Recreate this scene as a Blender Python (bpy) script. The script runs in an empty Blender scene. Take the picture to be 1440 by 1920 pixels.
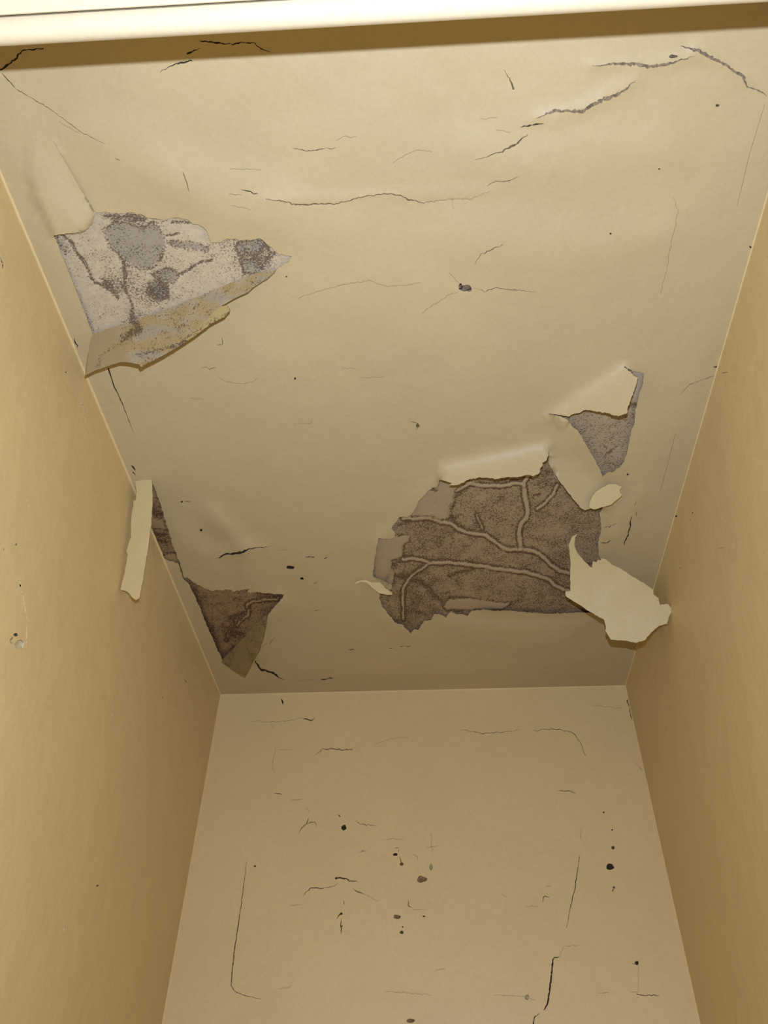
import bpy, math, random
import numpy as np
from mathutils import Vector, Matrix, noise
from mathutils.geometry import delaunay_2d_cdt

random.seed(7)
scene = bpy.context.scene
COL = scene.collection

# ------------------------------------------------------------------ camera
FPX = 1482.0
def unit(a):
    a = np.array(a, float)
    return a / np.linalg.norm(a)
AY = unit((141.0, 1402.0, FPX))            # into the closet   (camera frame: right, down, forward)
AZ = unit((33.5, -1571.0, FPX))            # up
AX = unit(np.cross(AY, AZ))                # to the right
AZ = unit(np.cross(AX, AY))
CAM = np.array((0.0, 0.0, 1.55))
cd = bpy.data.cameras.new('camera')
cam = bpy.data.objects.new('camera', cd)
COL.objects.link(cam)
right = (AX[0], AY[0], AZ[0]); up = (-AX[1], -AY[1], -AZ[1]); back = (-AX[2], -AY[2], -AZ[2])
cam.matrix_world = Matrix(((right[0], up[0], back[0], CAM[0]), (right[1], up[1], back[1], CAM[1]),
                           (right[2], up[2], back[2], CAM[2]), (0, 0, 0, 1)))
cd.sensor_fit = 'VERTICAL'; cd.sensor_height = 24.0; cd.sensor_width = 18.0
cd.lens = FPX / 1920.0 * 24.0
cd.clip_start = 0.01
scene.camera = cam

# ------------------------------------------------------------------ light
w = bpy.data.worlds.new('dim_room'); scene.world = w; w.use_nodes = True
w.node_tree.nodes['Background'].inputs[0].default_value = (1.0, 0.68, 0.45, 1)
w.node_tree.nodes['Background'].inputs[1].default_value = 0.22
fl = bpy.data.lights.new('phone_flash', 'POINT')
fl.energy = 56.0; fl.color = (0.54, 0.647, 1.0); fl.shadow_soft_size = 0.004
flo = bpy.data.objects.new('phone_flash', fl); COL.objects.link(flo)
flo.location = CAM + np.array((0.01, -0.025, 0.071))

scene.view_settings.view_transform = 'Standard'
scene.view_settings.look = 'None'
scene.view_settings.gamma = 1.0
scene.view_settings.use_curve_mapping = False
scene.view_settings.exposure = 0.0

# ------------------------------------------------------------------ projection helpers (a 1440 x 1920 frame)
def ray(x, y):
    d = np.array((x - 720.0, y - 960.0, FPX))
    return np.array((d @ AX, d @ AY, d @ AZ))
def on_plane(x, y, p, n):
    d = ray(x, y)
    return CAM + d * (((p - CAM) @ n) / (d @ n))
dl, dr = ray(413, 1302), ray(1173, 1286)
HC = 0.80 / (dr[0] / dr[2] - dl[0] / dl[2])           # a closet 0.80 m wide
ZC = CAM[2] + HC
XL = HC * dl[0] / dl[2]; XR = HC * dr[0] / dr[2]
YB = 0.5 * HC * (dl[1] / dl[2] + dr[1] / dr[2])
UPV = np.array((0, 0, 1.0))

# ------------------------------------------------------------------ materials
def new_mat(name):
    m = bpy.data.materials.new(name); m.use_nodes = True
    nt = m.node_tree
    return m, nt, nt.nodes['Principled BSDF']
def nd(nt, typ, **kw):
    n = nt.nodes.new(typ)
    for k, v in kw.items(): setattr(n, k, v)
    return n
def noise_node(nt, co, scale, detail=3, rough=0.6):
    n = nd(nt, 'ShaderNodeTexNoise'); n.inputs['Scale'].default_value = scale
    n.inputs['Detail'].default_value = detail; n.inputs['Roughness'].default_value = rough
    nt.links.new(co, n.inputs['Vector']); return n.outputs['Fac']
def ramp(nt, fac, a, b, ca=(0, 0, 0, 1), cb=(1, 1, 1, 1)):
    r = nd(nt, 'ShaderNodeValToRGB'); e = r.color_ramp.elements
    e[0].position, e[1].position = a, b; e[0].color, e[1].color = ca, cb
    nt.links.new(fac, r.inputs[0]); return r.outputs[0]
def mix(nt, fac, a, b, blend='MIX'):
    n = nd(nt, 'ShaderNodeMix', data_type='RGBA', blend_type=blend)
    for s, v in ((n.inputs[0], fac), (n.inputs[6], a), (n.inputs[7], b)):
        if hasattr(v, 'links') or hasattr(v, 'is_linked'): nt.links.new(v, s)
        elif isinstance(v, (int, float)): s.default_value = v
        else: s.default_value = (*v[:3], 1)
    return n.outputs[2]
def mth(nt, op, a, b=None, c=None, clamp=False):
    n = nd(nt, 'ShaderNodeMath', operation=op); n.use_clamp = clamp
    for i, v in enumerate((a, b, c)):
        if v is None: continue
        if isinstance(v, (int, float)): n.inputs[i].default_value = v
        else: nt.links.new(v, n.inputs[i])
    return n.outputs[0]
def bump(nt, bsdf, h, strength, dist):
    b = nd(nt, 'ShaderNodeBump'); b.inputs['Strength'].default_value = strength
    b.inputs['Distance'].default_value = dist
    nt.links.new(h, b.inputs['Height']); nt.links.new(b.outputs[0], bsdf.inputs['Normal'])

def paint_mat(name, col, rough=0.5, var=0.05, relief=0.35, spec=0.35):
    m, nt, b = new_mat(name)
    co = nd(nt, 'ShaderNodeTexCoord').outputs['Object']
    n1 = noise_node(nt, co, 5.0, 4, 0.6); n2 = noise_node(nt, co, 240.0, 2, 0.6)
    c0 = tuple(c * (1 - var) for c in col); c1 = (min(1, col[0] * (1 + var)), min(1, col[1] * (1 + var * .8)), col[2] * (1 + var * .4))
    c = ramp(nt, n1, 0.3, 0.7, (*c0, 1), (*c1, 1))
    c = mix(nt, 0.10, c, ramp(nt, n2, 0.35, 0.65, (.55, .5, .42, 1), (1, 1, 1, 1)), 'MULTIPLY')
    nt.links.new(c, b.inputs['Base Color'])
    b.inputs['Roughness'].default_value = rough
    b.inputs['Specular IOR Level'].default_value = spec
    h = mth(nt, 'ADD', mth(nt, 'MULTIPLY', noise_node(nt, co, 16.0, 3), 3.0), mth(nt, 'MULTIPLY', noise_node(nt, co, 420.0, 2), 0.10))
    bump(nt, b, h, relief, 0.002)
    return m
LIGHT_K = (0.60, 0.55, 0.35)
def kk(c): return tuple(a * b for a, b in zip(c, LIGHT_K))
def flat_mat(name, col, rough=0.8, var=0.3, scale=300.0):
    col = kk(col)
    m, nt, b = new_mat(name)
    co = nd(nt, 'ShaderNodeTexCoord').outputs['Object']
    n1 = noise_node(nt, co, scale, 3, 0.7)
    c = ramp(nt, n1, 0.3, 0.7, (*(v * (1 - var) for v in col), 1), (*(min(1, v * (1 + var)) for v in col), 1))
    nt.links.new(c, b.inputs['Base Color']); b.inputs['Roughness'].default_value = rough
    b.inputs['Specular IOR Level'].default_value = 0.2
    return m
def plaster_mat(name, pale, grey, vein, dark, base_density, scale, tan=None):
    """speckled plaster: attribute 'patch' R = pale vein, G = dense dark specks, B = smooth grey area, A = tan paper"""
    pale, grey, vein, dark = kk(pale), kk(grey), kk(vein), kk(dark)
    if tan: tan = kk(tan)
    m, nt, b = new_mat(name)
    co = nd(nt, 'ShaderNodeTexCoord').outputs['Object']
    at = nd(nt, 'ShaderNodeAttribute'); at.attribute_name = 'patch'
    sp = nd(nt, 'ShaderNodeSeparateColor'); nt.links.new(at.outputs['Color'], sp.inputs[0])
    R, G, B = sp.outputs[0], sp.outputs[1], sp.outputs[2]
    st = nd(nt, 'ShaderNodeMapping'); st.inputs['Rotation'].default_value = (0, 0, .6); st.inputs['Scale'].default_value = (1, 1.3, 1)
    nt.links.new(co, st.inputs[0])
    n1 = noise_node(nt, st.outputs[0], scale, 4, 0.75)
    n2 = noise_node(nt, co, 45.0, 4, 0.65)
    n3 = noise_node(nt, co, 140.0, 3, 0.6)
    dens = mth(nt, 'ADD', mth(nt, 'ADD', G, base_density), mth(nt, 'MULTIPLY', mth(nt, 'SUBTRACT', n2, 0.5), 1.3))
    dens = mth(nt, 'SUBTRACT', dens, mth(nt, 'MULTIPLY', R, 0.75), clamp=True)
    thr = mth(nt, 'SUBTRACT', 0.655, mth(nt, 'MULTIPLY', dens, 0.27))
    speck = mth(nt, 'MULTIPLY', mth(nt, 'SUBTRACT', n1, thr), 9.0, clamp=True)
    c = mix(nt, mth(nt, 'MULTIPLY', ramp(nt, n3, .35, .7), .35), pale, grey)
    if tan: c = mix(nt, at.outputs['Alpha'], c, tan)
    c = mix(nt, mth(nt, 'MULTIPLY', B, 0.85), c, grey)
    c = mix(nt, mth(nt, 'MULTIPLY', R, 0.9), c, vein)
    c = mix(nt, mth(nt, 'MULTIPLY', speck, 0.85), c, dark)
    nt.links.new(c, b.inputs['Base Color']); b.inputs['Roughness'].default_value = 0.9
    b.inputs['Specular IOR Level'].default_value = 0.15
    bump(nt, b, mth(nt, 'SUBTRACT', mth(nt, 'MULTIPLY', n3, 0.6), speck), 0.5, 0.0012)
    return m

CREAM = (0.44, 0.335, 0.15)
M_CEIL = paint_mat('cream_ceiling_paint', CREAM, 0.55, 0.04)
M_WALL = paint_mat('cream_wall_paint', (0.575, 0.42, 0.164), 0.5, 0.03)
M_FLAP = paint_mat('cream_flap_paint', (0.50, 0.38, 0.15), 0.5, 0.02)
M_TRIM = paint_mat('white_gloss_trim', (0.49, 0.395, 0.215), 0.16, 0.02, 0.04, 0.5)
M_PAPER = flat_mat('tan_paper_back', (0.50, 0.39, 0.24), 0.9, 0.15, 120)
M_BASE = flat_mat('grey_plaster_base', (0.42, 0.36, 0.30), 0.95, 0.25)
M_FLOOR = flat_mat('brown_floor_boards', (0.30, 0.21, 0.13), 0.6, 0.2, 12)
TONE = {'dark': flat_mat('crack_dark', (0.055, 0.036, 0.026)), 'mid': flat_mat('crack_mid', (0.20, 0.145, 0.09)),
        'faint': flat_mat('crack_faint', (0.64, 0.525, 0.35)), 'grey': flat_mat('crack_grey_plaster', (0.30, 0.24, 0.20), .9, .6, 220),
        'brown': flat_mat('chip_brown', (0.33, 0.22, 0.13), .9, .6, 260),
        'light': flat_mat('scratch_light', (0.85, 0.76, 0.6), .7, .05)}
M_PA = plaster_mat('plaster_white_speckled', (0.78, 0.66, 0.56), (0.43, 0.385, 0.365), (0.74, 0.66, 0.58), (0.11, 0.072, 0.06), 0.30, 400)
M_PB = plaster_mat('plaster_brown_veined', (0.53, 0.40, 0.285), (0.39, 0.305, 0.235), (0.60, 0.47, 0.36), (0.095, 0.05, 0.024), 0.54, 390)
M_PC = plaster_mat('plaster_fibrous', (0.58, 0.47, 0.38), (0.42, 0.34, 0.28), (0.60, 0.53, 0.47), (0.14, 0.092, 0.06), 0.42, 420)
M_PF = plaster_mat('plaster_dark_brown', (0.44, 0.295, 0.18), (0.35, 0.265, 0.19), (0.50, 0.37, 0.24), (0.07, 0.03, 0.016), 0.50, 380)
M_FA = plaster_mat('flap_back_plaster', (0.60, 0.495, 0.39), (0.50, 0.44, 0.39), (0.50, 0.40, 0.27), (0.13, 0.085, 0.06), 0.34, 400, (0.56, 0.43, 0.25))
M_FH = plaster_mat('flap_back_brown', (0.46, 0.33, 0.20), (0.40, 0.31, 0.21), (0.44, 0.33, 0.19), (0.10, 0.055, 0.03), 0.30, 400, (0.40, 0.29, 0.15))
M_FY = plaster_mat('flap_yellow_paper', (0.62, 0.50, 0.30), (0.5, 0.42, 0.3), (0.6, 0.5, 0.3), (0.13, 0.085, 0.06), 0.12, 400, (0.64, 0.51, 0.28))
M_EDGE = flat_mat('torn_edge_brown', (0.20, 0.135, 0.08), 0.9, 0.4, 500)

# ------------------------------------------------------------------ mesh helpers
def mesh_obj(name, verts, faces, mat, parent=None, origin=None, smooth=False):
    verts = np.asarray(verts, float)
    o = np.zeros(3) if origin is None else np.asarray(origin, float)
    me = bpy.data.meshes.new(name)
    me.from_pydata([tuple(v) for v in (verts - o)], [], [tuple(int(i) for i in f) for f in faces])
    me.update()
    for m in (mat if isinstance(mat, (list, tuple)) else [mat]): me.materials.append(m)
    if smooth: me.polygons.foreach_set('use_smooth', [True] * len(me.polygons))
    ob = bpy.data.objects.new(name, me); COL.objects.link(ob)
    if parent is not None:
        ob.parent = parent
        o = o - np.array(parent.location)
    ob.location = o
    return ob
def structure(ob, label):
    ob['kind'] = 'structure'; ob['label'] = label; return ob
def tag(ob, label, cat, group=None):
    ob['label'] = label; ob['category'] = cat
    if group: ob['group'] = group
    return ob
def box(name, x0, x1, y0, y1, z0, z1, mat, parent=None):
    v = [(x, y, z) for z in (z0, z1) for y in (y0, y1) for x in (x0, x1)]
    f = [(0, 2, 3, 1), (4, 5, 7, 6), (0, 1, 5, 4), (2, 6, 7, 3), (0, 4, 6, 2), (1, 3, 7, 5)]
    return mesh_obj(name, v, f, mat, parent)
def pip(P, poly):
    poly = np.asarray(poly, float); x, y = P[:, 0], P[:, 1]
    ins = np.zeros(len(P), bool); j = len(poly) - 1
    for i in range(len(poly)):
        xi, yi = poly[i]; xj, yj = poly[j]
        if yi != yj:
            c = ((yi > y) != (yj > y)) & (x < (xj - xi) * (y - yi) / (yj - yi) + xi)
            ins ^= c
        j = i
    return ins
def seg_dist(P, line, closed=False):
    line = np.asarray(line, float); d = np.full(len(P), 1e9); t_at = np.zeros(len(P))
    n = len(line) if closed else len(line) - 1
    for i in range(n):
        a, b = line[i], line[(i + 1) % len(line)]; ab = b - a
        t = np.clip(((P - a) @ ab) / max(ab @ ab, 1e-9), 0, 1)
        q = np.hypot(*(P - (a + t[:, None] * ab)).T)
        m = q < d; d[m] = q[m]; t_at[m] = (i + t[m]) / n
    return d, t_at
def rough_edge(poly, step, amp, closed=True, seed=0.0):
    """subdivide an outline and shake it: a torn edge"""
    poly = [np.array(p, float) for p in poly]; out = []
    n = len(poly) if closed else len(poly) - 1
    for i in range(n):
        a, b = poly[i], poly[(i + 1) % len(poly)]
        L = np.linalg.norm(b - a); k = max(1, int(round(L / step)))
        nn = np.array((-(b - a)[1], (b - a)[0])) / max(L, 1e-6)
        for s in range(k):
            p = a + (b - a) * s / k
            if s: p = p + nn * amp * noise.noise((p[0] * .31 + seed, p[1] * .31, seed)) * 1.6
            out.append(p)
    if not closed: out.append(poly[-1])
    return np.array(out)
def triangulate(points, loops, keep):
    """constrained Delaunay; loops are closed index chains; keep(centroids) -> mask"""
    edges = []
    for lp in loops: edges += [(lp[i], lp[(i + 1) % len(lp)]) for i in range(len(lp))]
    V, E, F, *_ = delaunay_2d_cdt([Vector(p) for p in points], edges, [], 0, 1e-5)
    V = np.array([(v.x, v.y) for v in V]); F = np.array([f for f in F if len(f) == 3])
    ar = np.abs(np.cross(V[F[:, 1]] - V[F[:, 0]], V[F[:, 2]] - V[F[:, 0]])); size = np.ptp(V, 0).max()
    lon = np.max([np.hypot(*(V[F[:, i]] - V[F[:, (i + 1) % 3]]).T) for i in range(3)], 0)
    F = F[ar > lon * size * 2e-5]
    c = V[F].mean(1); F = F[keep(c)]
    used = np.unique(F); idx = -np.ones(len(V), int); idx[used] = np.arange(len(used))
    return V[used], idx[F]

# cracks and blobs: outlines in picture coordinates
def crack_ribbon(pts, wid, seed, shake=1.0):
    pts = [np.array(p, float) for p in pts]
    L = [0]
    for a, b in zip(pts[:-1], pts[1:]): L.append(L[-1] + np.linalg.norm(b - a))
    tot = L[-1]; n = max(3, int(tot / 3.6)); cen, hw = [], []
    for i in range(n + 1):
        s = tot * i / n
        k = min(max(j for j in range(len(L)) if L[j] <= s + 1e-9), len(pts) - 2)
        t = (s - L[k]) / max(L[k + 1] - L[k], 1e-6)
        p = pts[k] + (pts[k + 1] - pts[k]) * t
        q = (pts[k + 1] - pts[k]); q = np.array((-q[1], q[0])) / max(np.linalg.norm(q), 1e-6)
        a = 0 if i in (0, n) else 1
        p = p + q * shake * a * (1.7 * noise.noise((s * .13, seed * 3.7, 0.5)) + 1.3 * noise.noise((s * .37, seed * 2.1, 5.5)) + random.uniform(-.75, .75))
        if isinstance(wid, (list, tuple)): wv = wid[k] + (wid[k + 1] - wid[k]) * t
        else: wv = wid * (0.25 + 0.75 * max(0.0, math.sin(math.pi * i / n)) ** .6)
        wv *= 1 + 0.9 * noise.noise((s * .22, seed * 1.3, 8.1))
        cen.append(p); hw.append(max(0.25, wv * .46))
    left, right_ = [], []
    for i, p in enumerate(cen):
        d = cen[min(i + 1, n)] - cen[max(i - 1, 0)]
        q = np.array((-d[1], d[0])) / max(np.linalg.norm(d), 1e-6)
        left.append(p + q * hw[i]); right_.append(p - q * hw[i])
    return np.array(left), np.array(right_)
def blob(c, rx, ry, seed, n=14):
    return np.array([(c[0] + rx * math.cos(a) * (1 + .45 * noise.noise((math.cos(a) * 1.3 + seed, math.sin(a) * 1.3, seed))),
                      c[1] + ry * math.sin(a) * (1 + .45 * noise.noise((math.cos(a) * 1.3, math.sin(a) * 1.3 + seed, seed * 2))))
                     for a in [2 * math.pi * i / n for i in range(n)]])
def shrink(poly, k):
    c = poly.mean(0); return c + (poly - c) * k

def add_marks(cracks, blobs, place, parent):
    """returns the outlines to cut from the paint; builds a recessed bed behind each cut as a part of parent"""
    cuts = []
    for i, cr in enumerate(cracks):
        pts, wid, tone = cr[:3]
        l, r = crack_ribbon(pts, wid, i + len(cracks) * .37, cr[3] if len(cr) > 3 else 1.0)
        cuts.append(np.vstack((l, r[::-1])))
        n = len(l); q = (l - r); q = q / np.maximum(np.hypot(*q.T), 1e-6)[:, None]
        l2, r2 = l + q * 1.6, r - q * 1.6
        dep = .0013 if tone in ('dark', 'grey') else .00095
        V = [place(x, y, dep) for x, y in l2] + [place(x, y, dep) for x, y in r2]
        F = [(k, k + 1, n + k + 1, n + k) for k in range(n - 1)]
        mesh_obj('scratch' if tone == 'light' else 'crack', V, F, TONE[tone], parent)
    for i, (c, rx, ry, tone, nm) in enumerate(blobs):
        p = blob(c, rx, ry, i * 1.7 + 3)
        cuts.append(p); n = len(p); big = shrink(p, 1.35)
        V = [place(x, y, 0.0012) for x, y in big] + [place(x, y, 0.0035) for x, y in shrink(p, .6)] + [place(*c, 0.0045)]
        F = [(k, (k + 1) % n, n + (k + 1) % n, n + k) for k in range(n)] + [(n + k, n + (k + 1) % n, 2 * n) for k in range(n)]
        mesh_obj(nm, V, F, TONE[tone], parent)
    return cuts

# ------------------------------------------------------------------ torn holes in the ceiling paint (picture coordinates on the ceiling plane)
HOLE_A = [(101,441),(127,438),(154,436),(166,428),(174,418),(178,403),(179,398.6),(198,397.4),(212,400),(232,400.4),(246,397.7),(255,401.6),
  (265,402),(274,407.5),(294,410),(308,413),(327,408.3),(331,408),(352,412),(361,420),(371,420.7),(382,427),(389,435),(395,455),(416,453.5),
  (424.5,448),(442,448),(447.5,451.7),(465,450),(481,448.7),(486.5,446.4),(497,454.4),(507,463),(517,472),(522,476.5),(534,478),(546.7,481),
  (543,490),(529,497),(517,507),(495,514),(456,530),(426,545),(366,566),(320,582),(244,612),(176,634),(174,626),(143,545)]
HOLE_B = [(823,901),(836,902),(847.5,905.6),(842,910),(857,909.4),(881,898),(891,898),(899,894.4),(915,896),(931,898),(951,894.4),(970,895),(987,890.6),
  (1002,892),(1011,887),(1013,877.5),(1018,872),(1017,868),(1024,864),(1027,856),(1029,847.5),(1029,858),(1028,867),(1034,880),(1049,902.5),(1062,919),(1073,934),(1087,951),(1097,957),(1108,953),(1114,955),
  (1131,950.4),(1124.5,961),(1127,985),(1125.5,1002),(1121.6,1016),(1122.5,1035),(1125.5,1048),(1140,1056),(1125,1075),(1118,1100),(1116,1128),
  (1112,1149.4),(1086,1148.4),(1052.5,1150),(1026,1151),(990.6,1148.4),(955,1144.7),(927,1145.6),(904,1142.8),(885,1145),(876,1155),(866,1151),(857,1152),(846,1146),
  (840,1151),(837,1159),(830,1154),(823,1151),(814,1151),(808,1162.5),(795,1164.4),(784,1181),(776,1179.4),(769.7,1188),(762,1180),(754,1171),(742.5,1168),(729.4,1153),
  (716,1136),(710.6,1121),(712,1112),(718,1104),(726,1099),(716,1091),(699.4,1080),(702,1052),(706,1025.6),(709.7,1009),(720,1011),(732,1010.6),(740.6,1007),(741,999),(734,990),
  (740.6,980.6),(750,969.4),(760,970),(769,967.5),(780,952.5),(784.7,939.4),(791,934),(802.5,920.6),(810,915),(821,913)]
HOLE_C = [(1023,775.7),(1043.5,777),(1065,781),(1073,777),(1087,774),(1093,770),(1106,769),(1118,772),(1127,773),(1137,774),(1150,778.6),(1162,779.4),(1168,777),(1175,775),
  (1177,764),(1182,752),(1189,733),(1193,720),(1196,708),(1188,705),(1183.5,699),(1174,691),(1169,686.8),(1176,691),(1188,696),(1207,700),(1204,724),(1199.6,733),
  (1195,756),(1191,770.6),(1189.4,795),(1183.5,807),(1182,817),(1177,841),(1171,864),(1163,874),(1150,884.4),(1140,885),(1129.6,893),(1124,877),(1103,841),(1083,806),
  (1074,801),(1068,792.5),(1061,785.5),(1046.5,780)]
HOLE_F = [(284,901.6),(293,922),(304.4,957),(317,999.4),(328,1033),(337,1054),(345.5,1083.5),(352,1083),(365,1093),(382,1103),(396,1108),(409,1106.6),(431,1105.8),(437,1109.7),
  (452,1106.6),(467.5,1104.3),(463,1110.4),(471,1112),(481,1110.4),(498,1112.7),(533,1115),(528.6,1122.6),(519.5,1133),(511,1142),(503.4,1152),(499.6,1167),(495,1193),(480,1200),
  (458,1220),(436,1240),(420,1242),(417,1237),(406,1214),(394,1187),(382,1158),(367,1121),(354,1095),(343.5,1084.5),(334,1056),(322,1052),(309,1047.5),(296,1017),(285,994),(275,968),(262,937),(270,915)]
HOLES = [rough_edge(h, 3.4, 1.35, True, i * 5.1) for i, h in enumerate((HOLE_A, HOLE_B, HOLE_C, HOLE_F))]

CEIL_CRACKS = [
 ([(1110,124),(1150,120),(1190,119),(1212,125),(1245,122),(1265,116),(1302,105)], [1,4.5,6.5,6.5,6,4,1], 'grey'),
 ([(1277,87),(1307,94),(1335,109),(1360,122),(1395,145),(1399,162),(1425,171),(1437,180)], [1,7,6,5,6,2.5,2.5,1], 'grey'),
 ([(1005,222),(1040,207),(1090,210),(1125,189),(1160,177),(1180,162),(1191,151)], [1,5.5,6.5,7.5,6,3,1], 'grey'),
 ([(975,239),(995,234),(1020,232)], 3, 'dark'), ([(890,300),(940,285),(965,272),(990,251)], [.8,2.2,4,1], 'mid'),
 ([(451,355),(484,364)], 2, 'dark'), ([(429,364),(453,366)], 1.1, 'mid'),
 ([(498,373),(536,378),(553,383.6),(629,382),(664,373),(687,367.6),(718,364),(753,366),(762,373),(793,380),(847,373),(882,373),(918,358)], [1.4,2,3,1.8,1.8,1.8,1.8,2,2.5,1.2,1,.8,.8], 'mid'),
 ([(913,349),(931,340),(953,340),(975,331)], [1,1.5,2,.6], 'mid'), ([(847,373),(851,392)], .9, 'faint'),
 ([(547,277),(576,283.5),(602,279),(629,277)], 2, 'mid'), ([(631,264),(642,255.6),(669,257)], 1.2, 'faint'),
 ([(558,559),(593,547),(647,533),(691,526),(722,535.6),(762,535.6),(789,529)], 1.5, 'faint'),
 ([(887,540),(909,547),(931,539),(967,544),(1007,548)], 1.5, 'mid'), ([(858,548),(847,551),(807,575),(789,589)], 1.3, 'faint'), ([(842,511),(860,531)], 1, 'faint'),
 ([(891,495),(900,478),(918,469),(944,459)], [.8,1,2.6,.8], 'mid'), ([(736,307),(758,291),(782,281),(811,284)], 1.2, 'faint'),
 ([(342.5,322),(350,342),(355,360)], 1.8, 'mid', .4), ([(430,318),(460,317),(491,319)], 1.0, 'faint'),
 ([(4,138),(30,167),(90,202),(155,250),(197,270)], [2.5,1.6,1.2,1.2,.6], 'mid', .5), ([(110,228),(152,252)], 1, 'faint', .5), ([(216,297),(226,301)], 1.6, 'mid'),
 ([(-6,136),(14,122),(30,110),(42,94),(82,91)], [3,4,3,3,2], 'dark'), ([(300,136),(320,124),(340,117),(360,114)], [.8,1.4,4,2], 'dark'),
 ([(350,101),(360,97),(376,90)], [4,3,1], 'dark'), ([(375,76),(407,80),(430,84),(450,80),(475,80),(492,93),(507,97)], [2,3,2,2.5,1.5,2,1], 'dark'),
 ([(945,131),(953,144),(960,156),(963,168)], [.8,1.2,3,4], 'mid'), ([(1262,368),(1271,399),(1264,435),(1254,472),(1251,503),(1238,550)], 1.2, 'faint'),
 ([(1434,195),(1405,290),(1382,386)], 1.3, 'faint', .2), ([(1275,740),(1293,721),(1350,701)], 1.6, 'mid', .4), ([(1405,461),(1413,469)], 4, 'dark'), ([(1337,688),(1345,686),(1350,682)], 3.4, 'dark'),
 ([(1267,812),(1252,868),(1238,922)], 1.1, 'faint', .2), ([(1184,968),(1182,988),(1176,1006),(1168,1025)], 2.8, 'dark'), ([(1132,988),(1145,988),(1157,981)], 1.9, 'mid'),
 ([(1125,1019),(1135,1018),(1146,1013)], 2.3, 'dark'), ([(1193,940),(1190,950)], 1, 'faint'), ([(1193,958),(1194,967)], 1.6, 'mid'), ([(1221,1053),(1232,1053)], 1.4, 'mid'),
 ([(203,690),(212,720),(230,758),(250,811)], [2.8,2.2,1.8,.6], 'dark', .3),
 ([(404,1048),(428,1039),(454,1036),(469,1030),(490,1026),(509,1025)], [.8,4.5,5.5,2.5,2,.8], 'dark'), ([(520,1032),(540,1031)], 1.1, 'mid'),
 ([(571,1045.5),(591,1044.6)], 2.4, 'dark'), ([(606,1047),(614,1045)], 2, 'dark'), ([(345,941),(359,941)], 1.8, 'dark'),
 ([(479,1239),(487,1255),(505,1259),(521,1268),(533,1275)], [2,4.5,4.5,3.5,1], 'dark'), ([(600,1273),(612,1273),(625,1273)], 3, 'dark'), ([(536,1276),(560,1277),(598,1274)], 1.2, 'faint'),
 ([(585,1144),(600,1145)], 1.4, 'mid'), ([(586,1094),(597,1092)], 1.3, 'mid'), ([(653,1218),(668,1218)], 1.8, 'dark'), ([(729,1216),(737,1216)], 2, 'dark'), ([(749,1213),(772,1212)], 2, 'dark'),
 ([(246,872),(254,883)], 3.4, 'dark'), ([(248,884),(254,892)], 2.4, 'dark'), ([(140,634),(144,652)], 3, 'dark'), ([(487,1213),(503,1207),(517,1196)], 1.3, 'mid'),
 ([(769,790),(782,793),(787,799),(780,806)], 1.8, 'mid'), ([(416,633),(417,645),(405,647)], 1.5, 'mid'), ([(378,689),(391,691),(407,689)], 1.5, 'mid'),
 ([(408,706),(416,711),(423,716),(444,719.7),(476,715),(485,709)], 1.4, 'faint'), ([(674,709),(690,708),(719,707)], 1.2, 'faint'), ([(640,690),(668,692)], 1, 'faint'),
 ([(100,264),(120,300),(150,352),(177,397)], .9, 'faint', .2), ([(430,384),(470,393)], .9, 'faint'), ([(900,224),(935,220)], 1, 'faint'), ([(930,243),(958,248)], 1.2, 'faint'), ([(552,795),(582,794),(586,786)], 1.1, 'faint'), ([(357,747),(382,749)], 1.1, 'faint'),
]
CEIL_BLOBS = [((873,540),13,6,'grey','paint_chip'), ((863,536),3.5,4.5,'dark','paint_chip'), ((880,545),5,2.4,'dark','paint_chip'), ((1262,106),8,3.5,'grey','paint_chip'), ((544,1064),8,3.5,'dark','paint_chip'), ((566,1085),4,2.4,'dark','paint_chip'),
 ((377,994),2.6,2.6,'dark','pinhole'), ((341,941),2.2,2,'dark','pinhole'), ((553,710),1.8,2.4,'dark','pinhole'), ((1345,198),4,2.4,'mid','pinhole'), ((1145,438),2,2,'mid','pinhole'),
 ((783,798),3.5,3.5,'grey','paint_chip'), ((1177,890),2,2,'mid','pinhole'), ((537,519),1.8,1.8,'mid','pinhole'), ((1236,317),2,1.6,'mid','pinhole')]

# ------------------------------------------------------------------ how far the loose paint sags below the ceiling plane
def sstep(t):
    t = np.clip(t, 0, 1); return t * t * (3 - 2 * t)
def signed(P, a, b):
    a, b = np.array(a, float), np.array(b, float); d = (b - a) / np.linalg.norm(b - a)
    return (P[:, 1] - a[1]) * d[0] - (P[:, 0] - a[0]) * d[1]        # > 0 below a left-to-right line
RIDGES = [([(395,965),(440,1005),(470,1050),(466,1095)], .0055, 20), ([(330,1000),(400,1060)], .003, 26), ([(840,1172),(960,1178),(1100,1172)], .0040, 12), ([(845,1198),(980,1203),(1080,1198)], .0026, 14),
  ([(700,1082),(706,1025),(709,1009)], .004, 14), ([(740,1000),(785,940),(822,908)], .0035, 20), ([(487,1217),(500,1168),(520,1135)], .007, 20), ([(1110,122),(1212,122),(1302,105)], .002, 14),
  ([(1005,222),(1090,206),(1191,151)], .0025, 16), ([(1307,94),(1395,145)], .002, 14), ([(428,1039),(490,1026)], .003, 14), ([(1083,806),(1129,890)], .004, 16), ([(1125,961),(1125,1040)], .003, 14),
  ([(150,250),(330,330),(520,380)], .004, 60), ([(880,450),(1100,470),(1250,440)], .004, 60), ([(890,300),(1000,310),(1250,280)], .004, 55), ([(300,330),(420,400),(640,430)], .003, 45),
  ([(905,1142),(1110,1148)], .003, 10), ([(720,1160),(770,1190)], .003, 12), ([(498,373),(753,366),(918,358)], .0012, 10), ([(1160,1000),(1180,960),(1200,930)], .003, 20)]
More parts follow.
